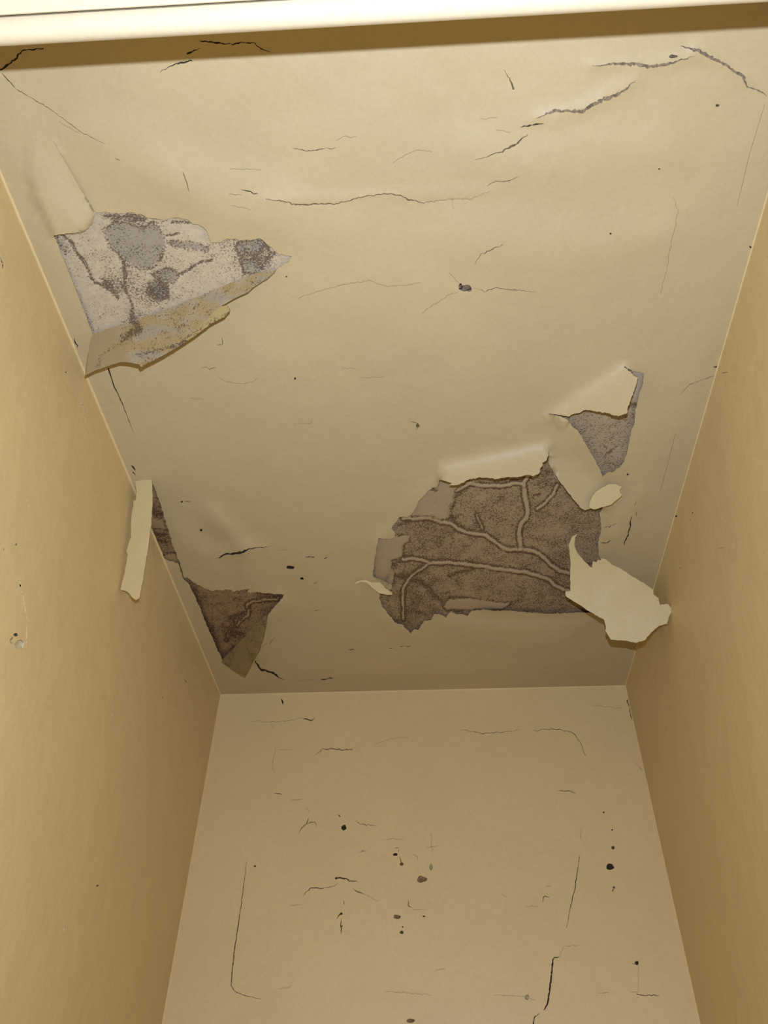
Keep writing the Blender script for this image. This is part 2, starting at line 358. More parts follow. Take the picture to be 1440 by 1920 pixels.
PINK = [(40,160),(96,252),(120,300),(150,352),(177,398),(178,403),(166,428),(154,436),(101,442),(60,360)]
LIP_G = [(995,790),(1160,676),(1172,686),(1182,694),(1199,706),(1178,782),(1060,792)]
LIP_C = [(1029.5,815),(1029.5,870),(1050,905),(1074,938),(1090,960),(1135,955),(1165,912),(1130,896),(1100,850)]
LIP_F = [(810,862),(1029,815),(1029,858),(1018,880),(1010,900),(820,915)]
def sag(P):
    P = np.atleast_2d(np.asarray(P, float))
    h = np.array([0.0028 * (noise.noise((x * .0042, y * .0042, 1.7)) + .6) + .0006 * noise.noise((x * .017, y * .017, 4.2)) for x, y in P])
    for line, amp, wd in RIDGES:
        d, t = seg_dist(P, line)
        h += amp * np.exp(-(d / wd) ** 2)
    m = pip(P, PINK)
    h += m * .010 * sstep((P[:, 1] - 215) / 215.) * (0.55 + .45 * sstep((signed(P, (96,252), (177,398)) - 0) / 50.))
    m = pip(P, LIP_G)
    d = np.maximum(0, signed(P, (1018,772), (1160,680))); h += m * .00075 * d * d / (d + 22)
    m = pip(P, LIP_C); d = np.maximum(0, signed(P, (1025,838), (1160,905))); h += m * .00042 * d * d / (d + 30)
    m = pip(P, LIP_F)
    d = np.maximum(0, signed(P, (812,868), (1029,822))); h += m * .00095 * d * d / (d + 24) * sstep((P[:, 0] - 818) / 14.)
    d = np.minimum.reduce([1302 + (P[:, 0] - 413) * -.0224 - P[:, 1], (P[:, 0] - (413 + .4225 * (P[:, 1] - 1302))) * .92, ((1173 - .29 * (P[:, 1] - 1285)) - P[:, 0]) * .96])
    return np.maximum(0, h) * sstep(d / 40.)
def ceil_place(x, y, off=0.0):
    d = ray(x, y); z = ZC - sag((x, y))[0] + off
    return CAM + d * ((z - CAM[2]) / d[2])
def ceil_many(P, off=0.0, use_sag=True):
    P = np.asarray(P, float)
    d = np.column_stack((P[:, 0] - 720, P[:, 1] - 960, np.full(len(P), FPX))) @ np.array((AX, AY, AZ)).T
    z = ZC + off - (sag(P) if use_sag else 0)
    return CAM + d * ((z - CAM[2]) / d[:, 2])[:, None]
def ceil_px(x, y, z=None):                       # point of the ceiling plane -> picture
    q = np.array((x, y, ZC if z is None else z)) - CAM
    c = q[0] * AX + q[1] * AY + q[2] * AZ
    return (720 + FPX * c[0] / c[2], 960 + FPX * c[1] / c[2])

# lintel edge and ceiling front end
ZL = CAM[2] + 0.57
LA = on_plane(0, 94, np.array((0, 0, ZL)), UPV); LB = on_plane(1440, 11, np.array((0, 0, ZL)), UPV)
YF = 0.07

ceil_cuts = []
CORN = [ceil_px(XL, YB), ceil_px(XL, YF), ceil_px(XR, YF), ceil_px(XR, YB)]
# the ceiling: a skin of paint, cut open where it has torn
ceiling = None
def build_ceiling():
    pts, loops = [], []
    def add_loop(L):
        i0 = len(pts); pts.extend([tuple(p) for p in L]); loops.append(list(range(i0, i0 + len(L))))
    add_loop(rough_edge(CORN, 25, 0))
    allcut = HOLES + ceil_cuts
    for c in allcut: add_loop(c)
    gx, gy = np.meshgrid(np.arange(-260, 1640, 11.0), np.arange(-330, 1310, 11.0))
    G = np.column_stack((gx.ravel(), gy.ravel()))
    G += np.array([(2.2 * noise.noise((x * .7, y * .9, 3)), 2.2 * noise.noise((x * .9, y * .7, 9))) for x, y in G])
    ok = pip(G, CORN); dd, _ = seg_dist(G, CORN, True); ok &= dd > 5
    for c in HOLES: ok &= ~pip(G, c)
    G = G[ok]
    dn = np.full(len(G), 1e9)
    for c in allcut:
        m = (G[:, 0] > c[:, 0].min() - 6) & (G[:, 0] < c[:, 0].max() + 6) & (G[:, 1] > c[:, 1].min() - 6) & (G[:, 1] < c[:, 1].max() + 6)
        if m.any(): q, _ = seg_dist(G[m], c, True); dn[m] = np.minimum(dn[m], q)
    pts.extend([tuple(p) for p in G[dn > 2.5]])
    def keep(c):
        k = pip(c, CORN)
        for h in allcut:
            m = (c[:, 0] > h[:, 0].min()) & (c[:, 0] < h[:, 0].max()) & (c[:, 1] > h[:, 1].min()) & (c[:, 1] < h[:, 1].max())
            idx = np.where(m)[0]
            if len(idx): k[idx[pip(c[idx], h)]] = False
        return k
    return triangulate(pts, loops, keep)
def facing(V, F):
    """wind faces towards the camera"""
    V = np.asarray(V); F = np.asarray(F)
    n = np.cross(V[F[:, 1]] - V[F[:, 0]], V[F[:, 2]] - V[F[:, 0]])
    s = ((CAM - V[F[:, 0]]) * n).sum(1) < 0
    F = F.copy(); F[s] = F[s][:, [0, 2, 1]]; return F
def solid_sheet(V, F, t, back=0, rim_mat=0, rim_test=None):
    """front skin, back skin and a rim with its own vertices (so the torn edge stays crisp); F winds towards the camera"""
    V = np.asarray(V, float); F = np.asarray(F, int); n = len(V)
    fn = np.cross(V[F[:, 1]] - V[F[:, 0]], V[F[:, 2]] - V[F[:, 0]])
    vn = np.zeros_like(V)
    for k in range(3): np.add.at(vn, F[:, k], fn)
    vn /= np.maximum(np.linalg.norm(vn, axis=1), 1e-12)[:, None]
    Vb = V - vn * t
    e = np.vstack((F[:, [0, 1]], F[:, [1, 2]], F[:, [2, 0]])); es = np.sort(e, 1)
    key = es[:, 0].astype(np.int64) * n + es[:, 1]
    _, inv, cnt = np.unique(key, return_inverse=True, return_counts=True)
    B = e[cnt[inv] == 1]; m = len(B)
    rim = np.vstack((V[B[:, 0]], V[B[:, 1]], Vb[B[:, 1]], Vb[B[:, 0]])); o = 2 * n; k = np.arange(m)
    faces = [tuple(int(i) for i in f) for f in F] + [tuple(int(i) + n for i in f[::-1]) for f in F] + [(o + i + m, o + i, o + i + 3 * m, o + i + 2 * m) for i in range(m)]
    mi = [0] * len(F) + [back] * len(F) + ([rim_mat] * m if rim_test is None else [rim_mat if q else 0 for q in rim_test(B)])
    return np.vstack((V, Vb, rim)), faces, mi
def fill_mesh(ob, V, F, t, mats, back=0, origin=None, smooth=True, rim_test=None):
    mats = list(mats) + [M_EDGE]
    VV, FF, mi = solid_sheet(V, F, t, back, len(mats) - 1, rim_test)
    if origin is not None: VV = VV - origin
    me = ob.data; me.from_pydata([tuple(v) for v in VV], [], FF); me.update()
    for m in mats: me.materials.append(m)
    me.polygons.foreach_set('material_index', mi)
    me.polygons.foreach_set('use_smooth', [smooth] * len(FF)); me.update()
    return ob

ceiling = bpy.data.objects.new('ceiling', bpy.data.meshes.new('ceiling')); COL.objects.link(ceiling)
structure(ceiling, 'cream painted closet ceiling with cracked, sagging and peeling paint')
ceil_cuts += add_marks(CEIL_CRACKS, CEIL_BLOBS, ceil_place, ceiling)
V2, F2 = build_ceiling(); V3 = ceil_many(V2)
def near_hole(B):
    c = (V2[B[:, 0]] + V2[B[:, 1]]) / 2; d = np.full(len(c), 1e9)
    for h in HOLES: d = np.minimum(d, seg_dist(c, h, True)[0])
    return d < .6
fill_mesh(ceiling, V3, facing(V3, F2), 0.0007, (M_CEIL, M_PAPER), 1, rim_test=near_hole)
box('plaster_board', XL - .02, XR + .02, YF, YB + .02, ZC + .006, ZC + .03, M_BASE, ceiling)

# ------------------------------------------------------------------ bared plaster in the holes
def plaster_patch(hole, mat, veins=(), rims=(), greys=(), pales=(), dense=(), step=3.0, label=None, wob=.0004):
    hole = np.asarray(hole, float)
    x0, y0 = hole.min(0) - 27; x1, y1 = hole.max(0) + 27
    nx, ny = int((x1 - x0) / step) + 1, int((y1 - y0) / step) + 1
    gx, gy = np.meshgrid(x0 + np.arange(nx) * step, y0 + np.arange(ny) * step)
    P = np.column_stack((gx.ravel(), gy.ravel()))
    inside = pip(P, hole); dd, _ = seg_dist(P, hole, True)
    ok = inside | (dd < 24)
    if True:   # stay inside the room
        ok &= pip(P, CORN)
    R = np.zeros(len(P)); Gd = np.zeros(len(P)); B = np.zeros(len(P)); A = np.zeros(len(P))
    z = np.array([wob * noise.noise((x * .05, y * .05, 2)) + wob * .7 * noise.noise((x * .15, y * .15, 6)) for x, y in P])
    wx = np.array([(2.5 * noise.noise((x * .06, y * .06, 12)) + 1.2 * noise.noise((x * .25, y * .25, 15)), 2.5 * noise.noise((x * .06, y * .06, 22)) + 1.2 * noise.noise((x * .25, y * .25, 25))) for x, y in P])
    Q = P + wx
    for line, wd in veins:
        d, _ = seg_dist(P + wx * .7, line); v = sstep((wd * .5 + .9 - d) / 1.8)
        R = np.maximum(R, v); z -= .0013 * v
        Gd = np.maximum(Gd, .75 * np.exp(-((d - wd * .5 - 1.8) / 1.9) ** 2))
    for line, wd, s in rims:
        d, _ = seg_dist(Q, line); Gd = np.maximum(Gd, s * np.exp(-(d / wd) ** 2)); z += .0007 * np.exp(-(d / wd) ** 2)
    for poly in greys:
        i = pip(Q, poly); d, _ = seg_dist(Q, poly, True)
        B = np.maximum(B, i * sstep(d / 4.)); Gd = np.maximum(Gd, .12 * i); Gd = np.maximum(Gd, .55 * np.exp(-(d / 3.2) ** 2)); z += .0006 * i * sstep(d / 5.)
    for poly in pales:
        i = pip(Q, poly); d, _ = seg_dist(Q, poly, True)
        R = np.maximum(R, .62 * i * sstep(d / 3.)); z -= .0009 * i * sstep(d / 3.)
        Gd = np.maximum(Gd, .5 * np.exp(-(d / 3.) ** 2) * ~i)
    for c, r, s in dense:
        d = np.hypot((Q - np.array(c)).T[0], (Q - np.array(c)).T[1]); Gd = Gd + s * np.exp(-(d / r) ** 2)
    d3 = ceil_many(P, .0032, False); d3[:, 2] += z
    F = []
    for j in range(ny - 1):
        for i in range(nx - 1):
            a = j * nx + i; q = (a, a + 1, a + nx + 1, a + nx)
            if all(ok[k] for k in q): F.append(q)
    F = np.array(F); used = np.unique(F); idx = -np.ones(len(P), int); idx[used] = np.arange(len(used))
    F = idx[F][:, ::-1]
    ob = mesh_obj('exposed_plaster', d3[used], F, mat, ceiling, smooth=True)
    at = ob.data.color_attributes.new('patch', 'FLOAT_COLOR', 'POINT')
    at.data.foreach_set('color', np.column_stack((R, np.clip(Gd, 0, 1), B, A))[used].ravel())
    ob['label'] = label
    return ob
plaster_patch(HOLES[0], M_PA, step=2.2, label='white and grey speckled bare plaster',
  rims=[([(118,440),(127,448),(136,456),(143,472),(159,493),(171,520),(177,530),(193,534),(203,543),(214,550),(222,560)], 2.6, 1.0), ([(189,521),(203,534),(214,545)], 3, .6),
        ([(230,491),(235,515),(232,536),(240,555),(247,575),(249,602)], 3, .75), ([(332,517),(354,506),(364,497),(396,488)], 2.2, 1.0), ([(310,444),(322,441),(333,438)], 2.2, 1.1),
        ([(483,481),(490,493),(492,504)], 3, 1.1), ([(507,479),(500,462),(490,449)], 3, .9), ([(323,418),(338,416),(356,418)], 2.6, 1.0), ([(254,408),(262,410),(270,412)], 2.5, .9),
        ([(105,446),(112,462),(122,470)], 9, .5), ([(145,548),(172,620)], 2.5, .35), ([(515,474),(505,484),(497,490)], 3, .9)],
  greys=[[(194,431),(217,416),(232,418),(249,422),(274,427),(285,416),(294,422),(309.6,449),(308.7,463),(301,484),(287,502),(260,504),(239,497),(225,479),(207,463),(198,445)],
         [(285,514),(311,503),(330,508),(334,520),(325,530),(300,530)], [(278,530),(299,527),(313,539),(315,557),(299,562),(279,553)], [(310,452),(330,452),(373,456),(391,465),(389,472),(364,468),(329,463)],
         [(439,460),(451,452.6),(483,449),(495,456),(493,468),(476,479),(451,480)], [(451,486),(479,486),(492,500),(486,511),(458,513)], [(196,404),(249,405),(262,408),(250,415),(215,409)]],
  dense=[((233,525),26,.4), ((205,535),14,.3), ((290,545),34,.35), ((480,480),40,.28), ((250,590),18,.45), ((500,485),16,.3), ((430,470),30,.22), ((255,410),20,.3), ((160,580),50,-.08), ((420,505),30,-.05)])
plaster_patch(HOLES[1], M_PB, step=2.0, label='brown veined bare plaster',
  veins=[([(858,920),(870,912),(880,906),(895,909),(936,911),(953,909),(962,906),(975,906),(983,910)], 5.5), ([(992,890),(982,905),(983,928),(987,945),(990,960),(987,971),(977,981),(974,996),(974,1014),(976,1028)], 7),
         ([(756,972),(769,971),(800,971),(829,978),(847,982),(857,990),(876,998),(895,1001),(912,1003),(925,1014),(944,1027),(955,1031),(962,1030),(981,1030),(1000,1033),(1013,1039),(1022,1048),(1036,1061),(1049,1070),(1072,1075)], 5.5),
         ([(757,1049),(772,1046),(791,1050),(806,1054.7),(825,1054),(847,1055.6),(880,1058.4),(914,1063),(936,1067),(964,1070),(985,1072),(1007,1078),(1030,1087),(1041,1097),(1054,1104),(1072,1109)], 5.5),
         ([(806,1055),(789,1067),(772,1078),(765,1088),(757,1103),(755,1121),(756,1140),(757,1160)], 3.6), ([(1007,954),(1024,941),(1039,924),(1045,909)], 4.5), ([(893,965),(900,980),(905,992)], 2.2)],
  rims=[([(845,972),(842,958),(850,935),(862,918)], 5, .5), ([(765,978),(748,985)], 4, .5), ([(757,1028),(755,1045)], 4, .5), ([(1001,928),(1014,927)], 2, 1.0), ([(720,1100),(735,1065),(757,1049)], 6, .4),
        ([(806,917),(818,920)], 3, 1), ([(700,1030),(702,1078)], 3, .6), ([(740,1080),(790,1090),(830,1130)], 4, .5), ([(840,1080),(870,1070),(890,1068)], 3, .5)],
  pales=[[(824,898),(860,905),(890,897),(898,902),(868,914),(856,926),(847,955),(845,972),(830,976),(765,968),(785,938),(800,920)], [(705,1005),(742,1004),(766,1003),(768,1014),(755,1025),(756,1044),(733,1050),(740,1080),(735,1100),(697,1080)],
         [(832,1135),(842,1122),(880,1122),(960,1132),(940,1142),(840,1144)]],
  dense=[((775,1130),55,.18), ((1000,1120),70,.10), ((940,950),45,-.12), ((930,1095),45,-.2), ((1050,960),50,-.05), ((820,1010),50,.12), ((1020,890),22,.12), ((1000,990),30,-.08)])
plaster_patch(HOLES[2], M_PC, label='fibrous grey brown bare plaster',
  pales=[[(1170,684),(1190,694),(1212,698),(1202,735),(1196,757),(1180,753),(1192,705)]],
  rims=[([(1140,850),(1160,838)], 2.5, .5), ([(1180,760),(1193,760)], 4, .5)], dense=[((1080,790),30,.15), ((1130,850),40,.08), ((1104,803),9,-.4), ((1168,834),14,-.35)])
plaster_patch(HOLES[3], M_PF, label='dark reddish brown bare plaster',
  veins=[([(520,1125),(498,1124),(475,1127),(463,1133),(467,1146),(464,1155),(452,1162),(445,1172)], 2.6), ([(437,1168),(429,1185),(425,1200)], 1.0)],
  rims=[([(432,1160),(455,1150)], 4, .6), ([(425,1190),(455,1188)], 5, .5), ([(357,1100),(417,1237)], 7, .5), ([(420,1225),(440,1215)], 6, .5), ([(288,1000),(300,1003),(312,1000)], 2.6, .9), ([(297,1012),(312,1018)], 3, .8), ([(284,960),(305,965)], 5, .5), ([(484,1113),(525,1118)], 5, .5)],
  pales=[[(283,970),(305,975),(312,995),(288,990)], [(307,1040),(330,1038),(337,1056),(310,1050)]], dense=[((400,1200),30,.1), ((440,1180),20,.2)])

# ------------------------------------------------------------------ walls
def wall_sheet(name, label, origin, ua, va, nrm, outline, cracks, blobs):
    """a painted wall in the plane origin + a*ua + b*va; nrm points away from the room"""
    origin, ua, va, nrm = (np.array(q, float) for q in (origin, ua, va, nrm))
    ob = bpy.data.objects.new(name, bpy.data.meshes.new(name)); COL.objects.link(ob); structure(ob, label)
    cuts = add_marks(cracks, blobs, lambda x, y, off=0.0: on_plane(x, y, origin + nrm * off, nrm), ob)
    pts, loops = [], []
    def add_loop(L):
        i0 = len(pts); pts.extend([tuple(p) for p in L]); loops.append(list(range(i0, i0 + len(L))))
    add_loop(outline); flat = []
    for c in cuts:
        q = np.array([on_plane(x, y, origin, nrm) for x, y in c]) - origin
        q = np.column_stack((q @ ua, q @ va)); flat.append(q); add_loop(q)
    def keep(c):
        k = pip(c, outline)
        for h in flat: k &= ~pip(c, h)
        return k
    V, F = triangulate(pts, loops, keep)
    V3 = origin + V[:, :1] * ua + V[:, 1:] * va
    return fill_mesh(ob, V3, facing(V3, F), 0.0008, (M_WALL,), rim_test=lambda B: [False] * len(B))
D_ = 'dark'; M_ = 'mid'; F_ = 'faint'
BACK_CRACKS = [([(527,1310),(531,1315),(530,1321)], 3.2, D_), ([(473,1352),(502,1354),(538,1352),(563,1346),(585,1352),(591,1345)], 1.2, F_), ([(570,1347),(585,1351),(590,1346)], 1.5, M_), ([(507,1354),(513,1365)], 1.2, F_),
 ([(592,1415),(607,1403.5),(636,1406),(661,1406)], [.7,1.6,2.2,1.4], M_), ([(516,1406),(513,1417),(511,1439),(515,1450)], 1.1, F_), ([(520,1406),(549,1406)], 1, F_), ([(513,1487),(529,1490)], 1.8, M_), ([(545,1501),(567,1498)], 1.2, F_),
 ([(572,1515),(580,1520)], 1.2, F_), ([(578,1534),(575,1545),(567,1551),(560,1562)], [1,2.2,1.4,.6], M_), ([(575,1545),(589,1542),(594,1549)], 1.5, M_), ([(635,1526),(637,1533)], 2, M_), ([(666,1538),(677,1545),(706,1549)], 1.5, M_),
 ([(674,1598),(680,1594),(687,1596)], 1.4, M_), ([(722,1574),(735,1573),(756,1574)], 1.1, F_), ([(746,1590),(747,1598)], 1.6, M_), ([(740,1590),(747,1590)], 1.4, M_), ([(750,1605),(752,1620)], 1.6, M_), ([(773,1601),(782,1606),(784,1614)], 1.4, F_),
 ([(569,1679),(583,1665),(607,1665)], [.7,2.2,1.6], M_), ([(607,1665),(628,1661),(633,1656)], 1.2, M_), ([(630,1646),(650,1648),(657,1652),(670,1653)], [3,2.4,2,.8], D_), ([(661,1665),(670,1672),(683,1677)], 1.9, M_), ([(683,1677),(711,1690)], 1, F_),
 ([(640,1712),(632,1722)], 2, D_), ([(641,1722),(638,1732),(640,1738),(638,1752)], 2, M_), ([(764,1688),(766,1700),(774,1702)], 1.9, M_), ([(773,1705),(802,1706)], 1.1, F_), ([(645,1688),(646,1696)], 1.6, M_),
 ([(462.5,1616),(450,1713),(437,1800),(433.6,1847),(439,1858),(459,1867),(490,1873)], [.8,1.7,2.2,1.8,1.6,1.2,.6], M_, .5), ([(522,1854),(535,1853),(549,1847)], 1.2, F_), ([(722,1860),(760,1861),(809,1866)], 1.1, F_), ([(545,1698),(565,1696)], 1.1, F_),
 ([(863,1368),(908,1375.7),(973,1369)], 1.3, M_), ([(1000,1369),(1031,1367),(1056,1369),(1075,1374),(1089,1395),(1098,1417)], [.8,1.6,1.4,1.3,1,.7], M_), ([(1045,1483),(1065,1482),(1080,1488)], 1.4, M_),
 ([(1090,1554),(1089,1576)], 1.2, F_), ([(1087,1605),(1080,1650),(1078,1666),(1070,1700),(1062,1740)], [.8,1.8,2,1.4,.6], M_, .4), ([(1085,1772),(1056,1775),(1049,1794)], 1.1, F_), ([(1049,1794),(1036,1799)], 2, D_),
 ([(1037,1798),(1033,1840),(1027,1879),(1020,1894)], [3,3.2,3.4,2], D_, .5), ([(1012,1900),(1002,1907),(1000,1920),(998,1945)], 2.4, D_, .5), ([(1193,1864),(1212,1867),(1236,1866)], 1.9, M_), ([(1119,1862),(1143,1862)], 1.3, F_), ([(1183,1860),(1194,1859),(1195,1865)], 1.4, F_),
 ([(926,1866),(984,1868),(1004,1876)], 1.2, F_), ([(1016,1692),(1020,1679),(1031,1683)], 1.7, M_), ([(1022,1663),(1028,1661),(1035,1662)], 1.3, F_), ([(985,1700),(1010,1699)], 1.1, F_), ([(940,1673),(950,1682)], 1.1, F_), ([(1148,1672),(1152,1664)], 2.4, M_), ([(1185,1806),(1192,1806)], 1.4, M_),
 ([(1176,1312),(1183,1340),(1189,1362)], [2.4,2,.8], M_), ([(1237,1569),(1246,1612)], 1.5, M_), ([(1192,1432),(1206,1445)], 1.2, F_), ([(800,1590),(822,1586)], 1, F_), ([(700,1395),(745,1382),(768,1385)], 1, F_), ([(815,1820),(835,1816)], 1.1, F_), ([(1110,1322),(1165,1328)], 1, F_), ([(1197,1810),(1197,1860)], .8, F_, .3), ([(808,1560),(811,1600)], 1, F_)]
BACK_BLOBS = [((645,1551.5),5,5,D_,'nail_hole'), ((741,1602),4.5,2.6,D_,'nail_hole'), ((753,1620),4,3.4,'brown','nail_hole'), ((791,1649),9,6.5,'brown','paint_chip'), ((744,1719),7,4,'brown','paint_chip'), ((753,1748),4,3,'mid','paint_chip'), ((630.5,1646.5),2.6,2.4,D_,'nail_hole'),
 ((640,1713),2.4,2.6,D_,'nail_hole'), ((640,1737),2,2.2,D_,'nail_hole'), ((769.5,1914),8,4,'brown','paint_chip'), ((478,1624),2.4,1.5,'mid','nail_hole'), ((1143.5,1625),7.5,6,D_,'nail_hole'), ((1149.6,1589.5),3.4,3,'mid','nail_hole'), ((1148,1556),1.6,1.6,'mid','nail_hole'),
 ((1193.6,1806),4.2,3.8,D_,'nail_hole'), ((1132,1523),1.6,1.6,'mid','nail_hole'), ((988,1870),4,5,'faint','paint_chip'), ((755,1738),1.5,1.5,D_,'nail_hole'), ((795,1718),2.4,1.4,'mid','paint_chip'), ((1151,1664),2.2,2.2,'mid','nail_hole'), ((808,1626),3,6,'faint','paint_chip')]
LEFT_CRACKS = [([(346,1270),(351,1281)], 1.8, D_), ([(305,1305),(306,1313)], 2.2, D_), ([(122,1729),(117,1750)], 2, M_), ([(34,1080),(43,1120),(48,1150),(52,1165)], 3.0, 'light'), ([(50,1170),(49,1215)], 2.6, 'light'), ([(45,925),(56,955)], 2, 'light'), ([(0,475),(7,505)], 2.5, 'light'),
 ([(26,1190),(20,1200),(22,1212)], 2.4, M_), ([(6,1025),(10,1034)], 2, M_), ([(37,1095),(40,1100)], 3, 'light'), ([(142,735),(168,783)], 1.2, F_), ([(82,700),(88,735)], 1.2, F_), ([(213,1325),(210,1345)], 1, F_), ([(1,480),(8,510)], 1.2, M_)]
LEFT_BLOBS = [((30,1190),5,3,'mid','paint_chip'), ((36,1208),9,8,'light','paint_chip'), ((31,1021),3,2,'light','paint_chip'), ((183,1661),2.6,1.8,'faint','pinhole'), ((124,698),1.8,1.4,'mid','pinhole')]
RIGHT_CRACKS = [([(1353,700),(1365,697)], 1.3, M_), ([(1437,485),(1445,480)], 1.3, F_), ([(1345,1030),(1360,1026)], .9, F_)]
RIGHT_BLOBS = [((1298,961),1.6,1.6,D_,'pinhole'), ((1267,968),2.4,1.6,D_,'pinhole'), ((1294,975),1.2,1.2,M_,'pinhole'), ((1275,1065),1.2,1.2,M_,'pinhole')]
wall_back = wall_sheet('wall_back', 'cream painted back wall of the closet with hairline cracks and nail holes', (XL, YB, 0), (1, 0, 0), (0, 0, 1), (0, 1, 0), [(0, 0), (XR - XL, 0), (XR - XL, ZC), (0, ZC)], BACK_CRACKS, BACK_BLOBS)
wall_left = wall_sheet('wall_left', 'cream painted left closet wall with a chipped spot', (XL, 0, 0), (0, 1, 0), (0, 0, 1), (-1, 0, 0), [(YF, 0), (YB, 0), (YB, ZC), (YF, ZC)], LEFT_CRACKS, LEFT_BLOBS)
wall_right = wall_sheet('wall_right', 'smooth cream painted right closet wall', (XR, 0, 0), (0, 1, 0), (0, 0, 1), (1, 0, 0), [(YF, 0), (YB, 0), (YB, ZC), (YF, ZC)], RIGHT_CRACKS, RIGHT_BLOBS)
box('plaster_backing', XL - .02, XR + .02, YB + .005, YB + .03, -.02, ZC + .03, M_BASE, wall_back)
box('plaster_backing', XL - .03, XL - .005, YF, YB + .03, -.02, ZC + .03, M_BASE, wall_left)
box('plaster_backing', XR + .005, XR + .03, YF, YB + .03, -.02, ZC + .03, M_BASE, wall_right)
structure(box('floor', XL - .4, XR + .4, -1.2, YB + .03, -.03, 0, M_FLOOR), 'brown floor of the closet and the room before it')

def bead(a, b, dirs, r, parent):
    """a thin filled corner line between two surfaces"""
    a, b = np.array(a, float), np.array(b, float); n = 40; V, F = [], []
    d0, d1 = np.array(dirs[0], float), np.array(dirs[1], float)
    for i in range(n + 1):
        p = a + (b - a) * i / n; rr = r * (1 + .08 * noise.noise((i * .6, p[0] * 7, p[1] * 5)))
        for k in range(5):
            t = math.pi / 2 * k / 4
            V.append(p + d0 * rr * (1 - math.sin(t)) + d1 * rr * (1 - math.cos(t)))
    for i in range(n):
        for k in range(4): F.append((i * 5 + k, i * 5 + k + 1, i * 5 + k + 6, i * 5 + k + 5))
    return mesh_obj('caulk_bead', V, facing_quads(V, F), M_WALL, parent, smooth=True)
def facing_quads(V, F):
    V = np.array(V); out = []
    for f in F:
        n = np.cross(V[f[1]] - V[f[0]], V[f[3]] - V[f[0]])
        out.append(f if (CAM - V[f[0]]) @ n > 0 else f[::-1])
    return out
bead((XL, YF, ZC), (XL, YB, ZC), ((1, 0, 0), (0, 0, -1)), .0025, wall_left)
bead((XR, YF, ZC), (XR, YB, ZC), ((-1, 0, 0), (0, 0, -1)), .0015, wall_right)
bead((XL, YB, ZC), (XR, YB, ZC), ((0, -1, 0), (0, 0, -1)), .0017, wall_back)
bead((XL, YB, 0.2), (XL, YB, ZC), ((1, 0, 0), (0, -1, 0)), .0017, wall_back)
bead((XR, YB, 0.2), (XR, YB, ZC), ((-1, 0, 0), (0, -1, 0)), .0017, wall_back)

# ------------------------------------------------------------------ door head
u = unit(LB - LA); v = unit(np.cross(UPV, u))         # along the lintel, and into the closet
LM = LA + u * ((0 - LA[0]) / u[0])
def extrude_profile(name, prof, mat, parent, x0=-.95, x1=.95, smooth=False):
    n = len(prof); V, F = [], []
    for s in (x0, x1):
        for (q, z) in prof: V.append(LM + u * s + v * q + UPV * z)
    for k in range(n):
        j = (k + 1) % n; F.append((k, j, n + j, n + k))
    F.append(tuple(range(n))[::-1]); F.append(tuple(range(n, 2 * n)))
    return mesh_obj(name, V, F, mat, parent, smooth=smooth)
r = .0092
nose = [(-2 * r + .001, .045), (-2 * r + .001, .004)] + [(-r + r * math.sin(t), r - r * math.cos(t) - .0) for t in [math.radians(a) for a in range(-62, 91, 2)]] + [(0, .045)]
trim = extrude_profile('trim_1', nose, M_TRIM, None)
structure(trim, 'glossy white bullnose strip along the closet door head')
head = extrude_profile('head_jamb', [(-.16, .0015), (-2 * r - .0012, .0015), (-2 * r - .0004, .0025), (-2 * r - .0004, .045), (-.16, .045)], M_TRIM, trim)
wf = extrude_profile('wall_front', [(-.13, .0455), (-.004, .0455), (-.004, ZC + .03 - ZL), (-.13, ZC + .03 - ZL)], M_WALL, None)
structure(wf, 'wall above the closet door opening')

# ------------------------------------------------------------------ loose flaps of paint
def make_flap(name, label, hinge, tilt, curve, outline, mats, step=7.0, ragged=(5, .8), off=.0012, attr=None, parent=None, group='peeling paint flaps', cut=None, back=1):
    a, b = (ceil_place(*hinge[0]), ceil_place(*hinge[1]))
    a = a - UPV * off; b = b - UPV * off
    U = unit(b - a); c = np.mean(outline, 0); cc = ceil_place(*c) - a
    W = cc - U * (cc @ U); W[2] = 0; W = unit(W - U * (W @ U))
    th = math.radians(tilt)
    Wd = W * math.cos(th) - UPV * math.sin(th)
    N = unit(np.cross(U, Wd))
    if N @ (CAM - a) < 0: N = -N
    out = rough_edge(outline, *ragged, True, c[0] * .01)
    pts = [tuple(p) for p in out]
    x0, y0 = out.min(0); x1, y1 = out.max(0)
    gx, gy = np.meshgrid(np.arange(x0, x1, step), np.arange(y0, y1, step)); G = np.column_stack((gx.ravel(), gy.ravel()))
    dd, _ = seg_dist(G, out, True); G = G[pip(G, out) & (dd > step * .45)]
    pts += [tuple(p) for p in G]
    V, F = triangulate(pts, [list(range(len(out)))], lambda q: pip(q, out))
    V3 = []
    for x, y in V:
        d = ray(x, y); n = 0.0
        for _ in range(25):
            p = CAM + d * (((a + N * n - CAM) @ N) / (d @ N)); wv = max(0.0, (p - a) @ Wd)
            n = .5 * n + .5 * (curve * wv * wv + .0012 * noise.noise((x * .02, y * .02, 5)) * min(1, wv / .02))
        V3.append(p)
    V3 = np.array(V3)
    ob = bpy.data.objects.new(name, bpy.data.meshes.new(name)); COL.objects.link(ob)
    o = (a + b) / 2; ob.location = o
    if parent is not None: ob.parent = parent; ob.location = o - np.array(parent.location)
    fill_mesh(ob, V3, facing(V3, F), .0009, mats, back, o)
    if attr:
        ca = ob.data.color_attributes.new('patch', 'FLOAT_COLOR', 'POINT'); q = np.array([attr(x, y) for x, y in V])
        full = np.zeros((len(ob.data.vertices), 4)); full[:len(q)] = q; full[len(q):2 * len(q)] = q
        ca.data.foreach_set('color', full.ravel())
    if parent is None: tag(ob, label, 'paint flap', group)
    elif label: ob['label'] = label
    return ob

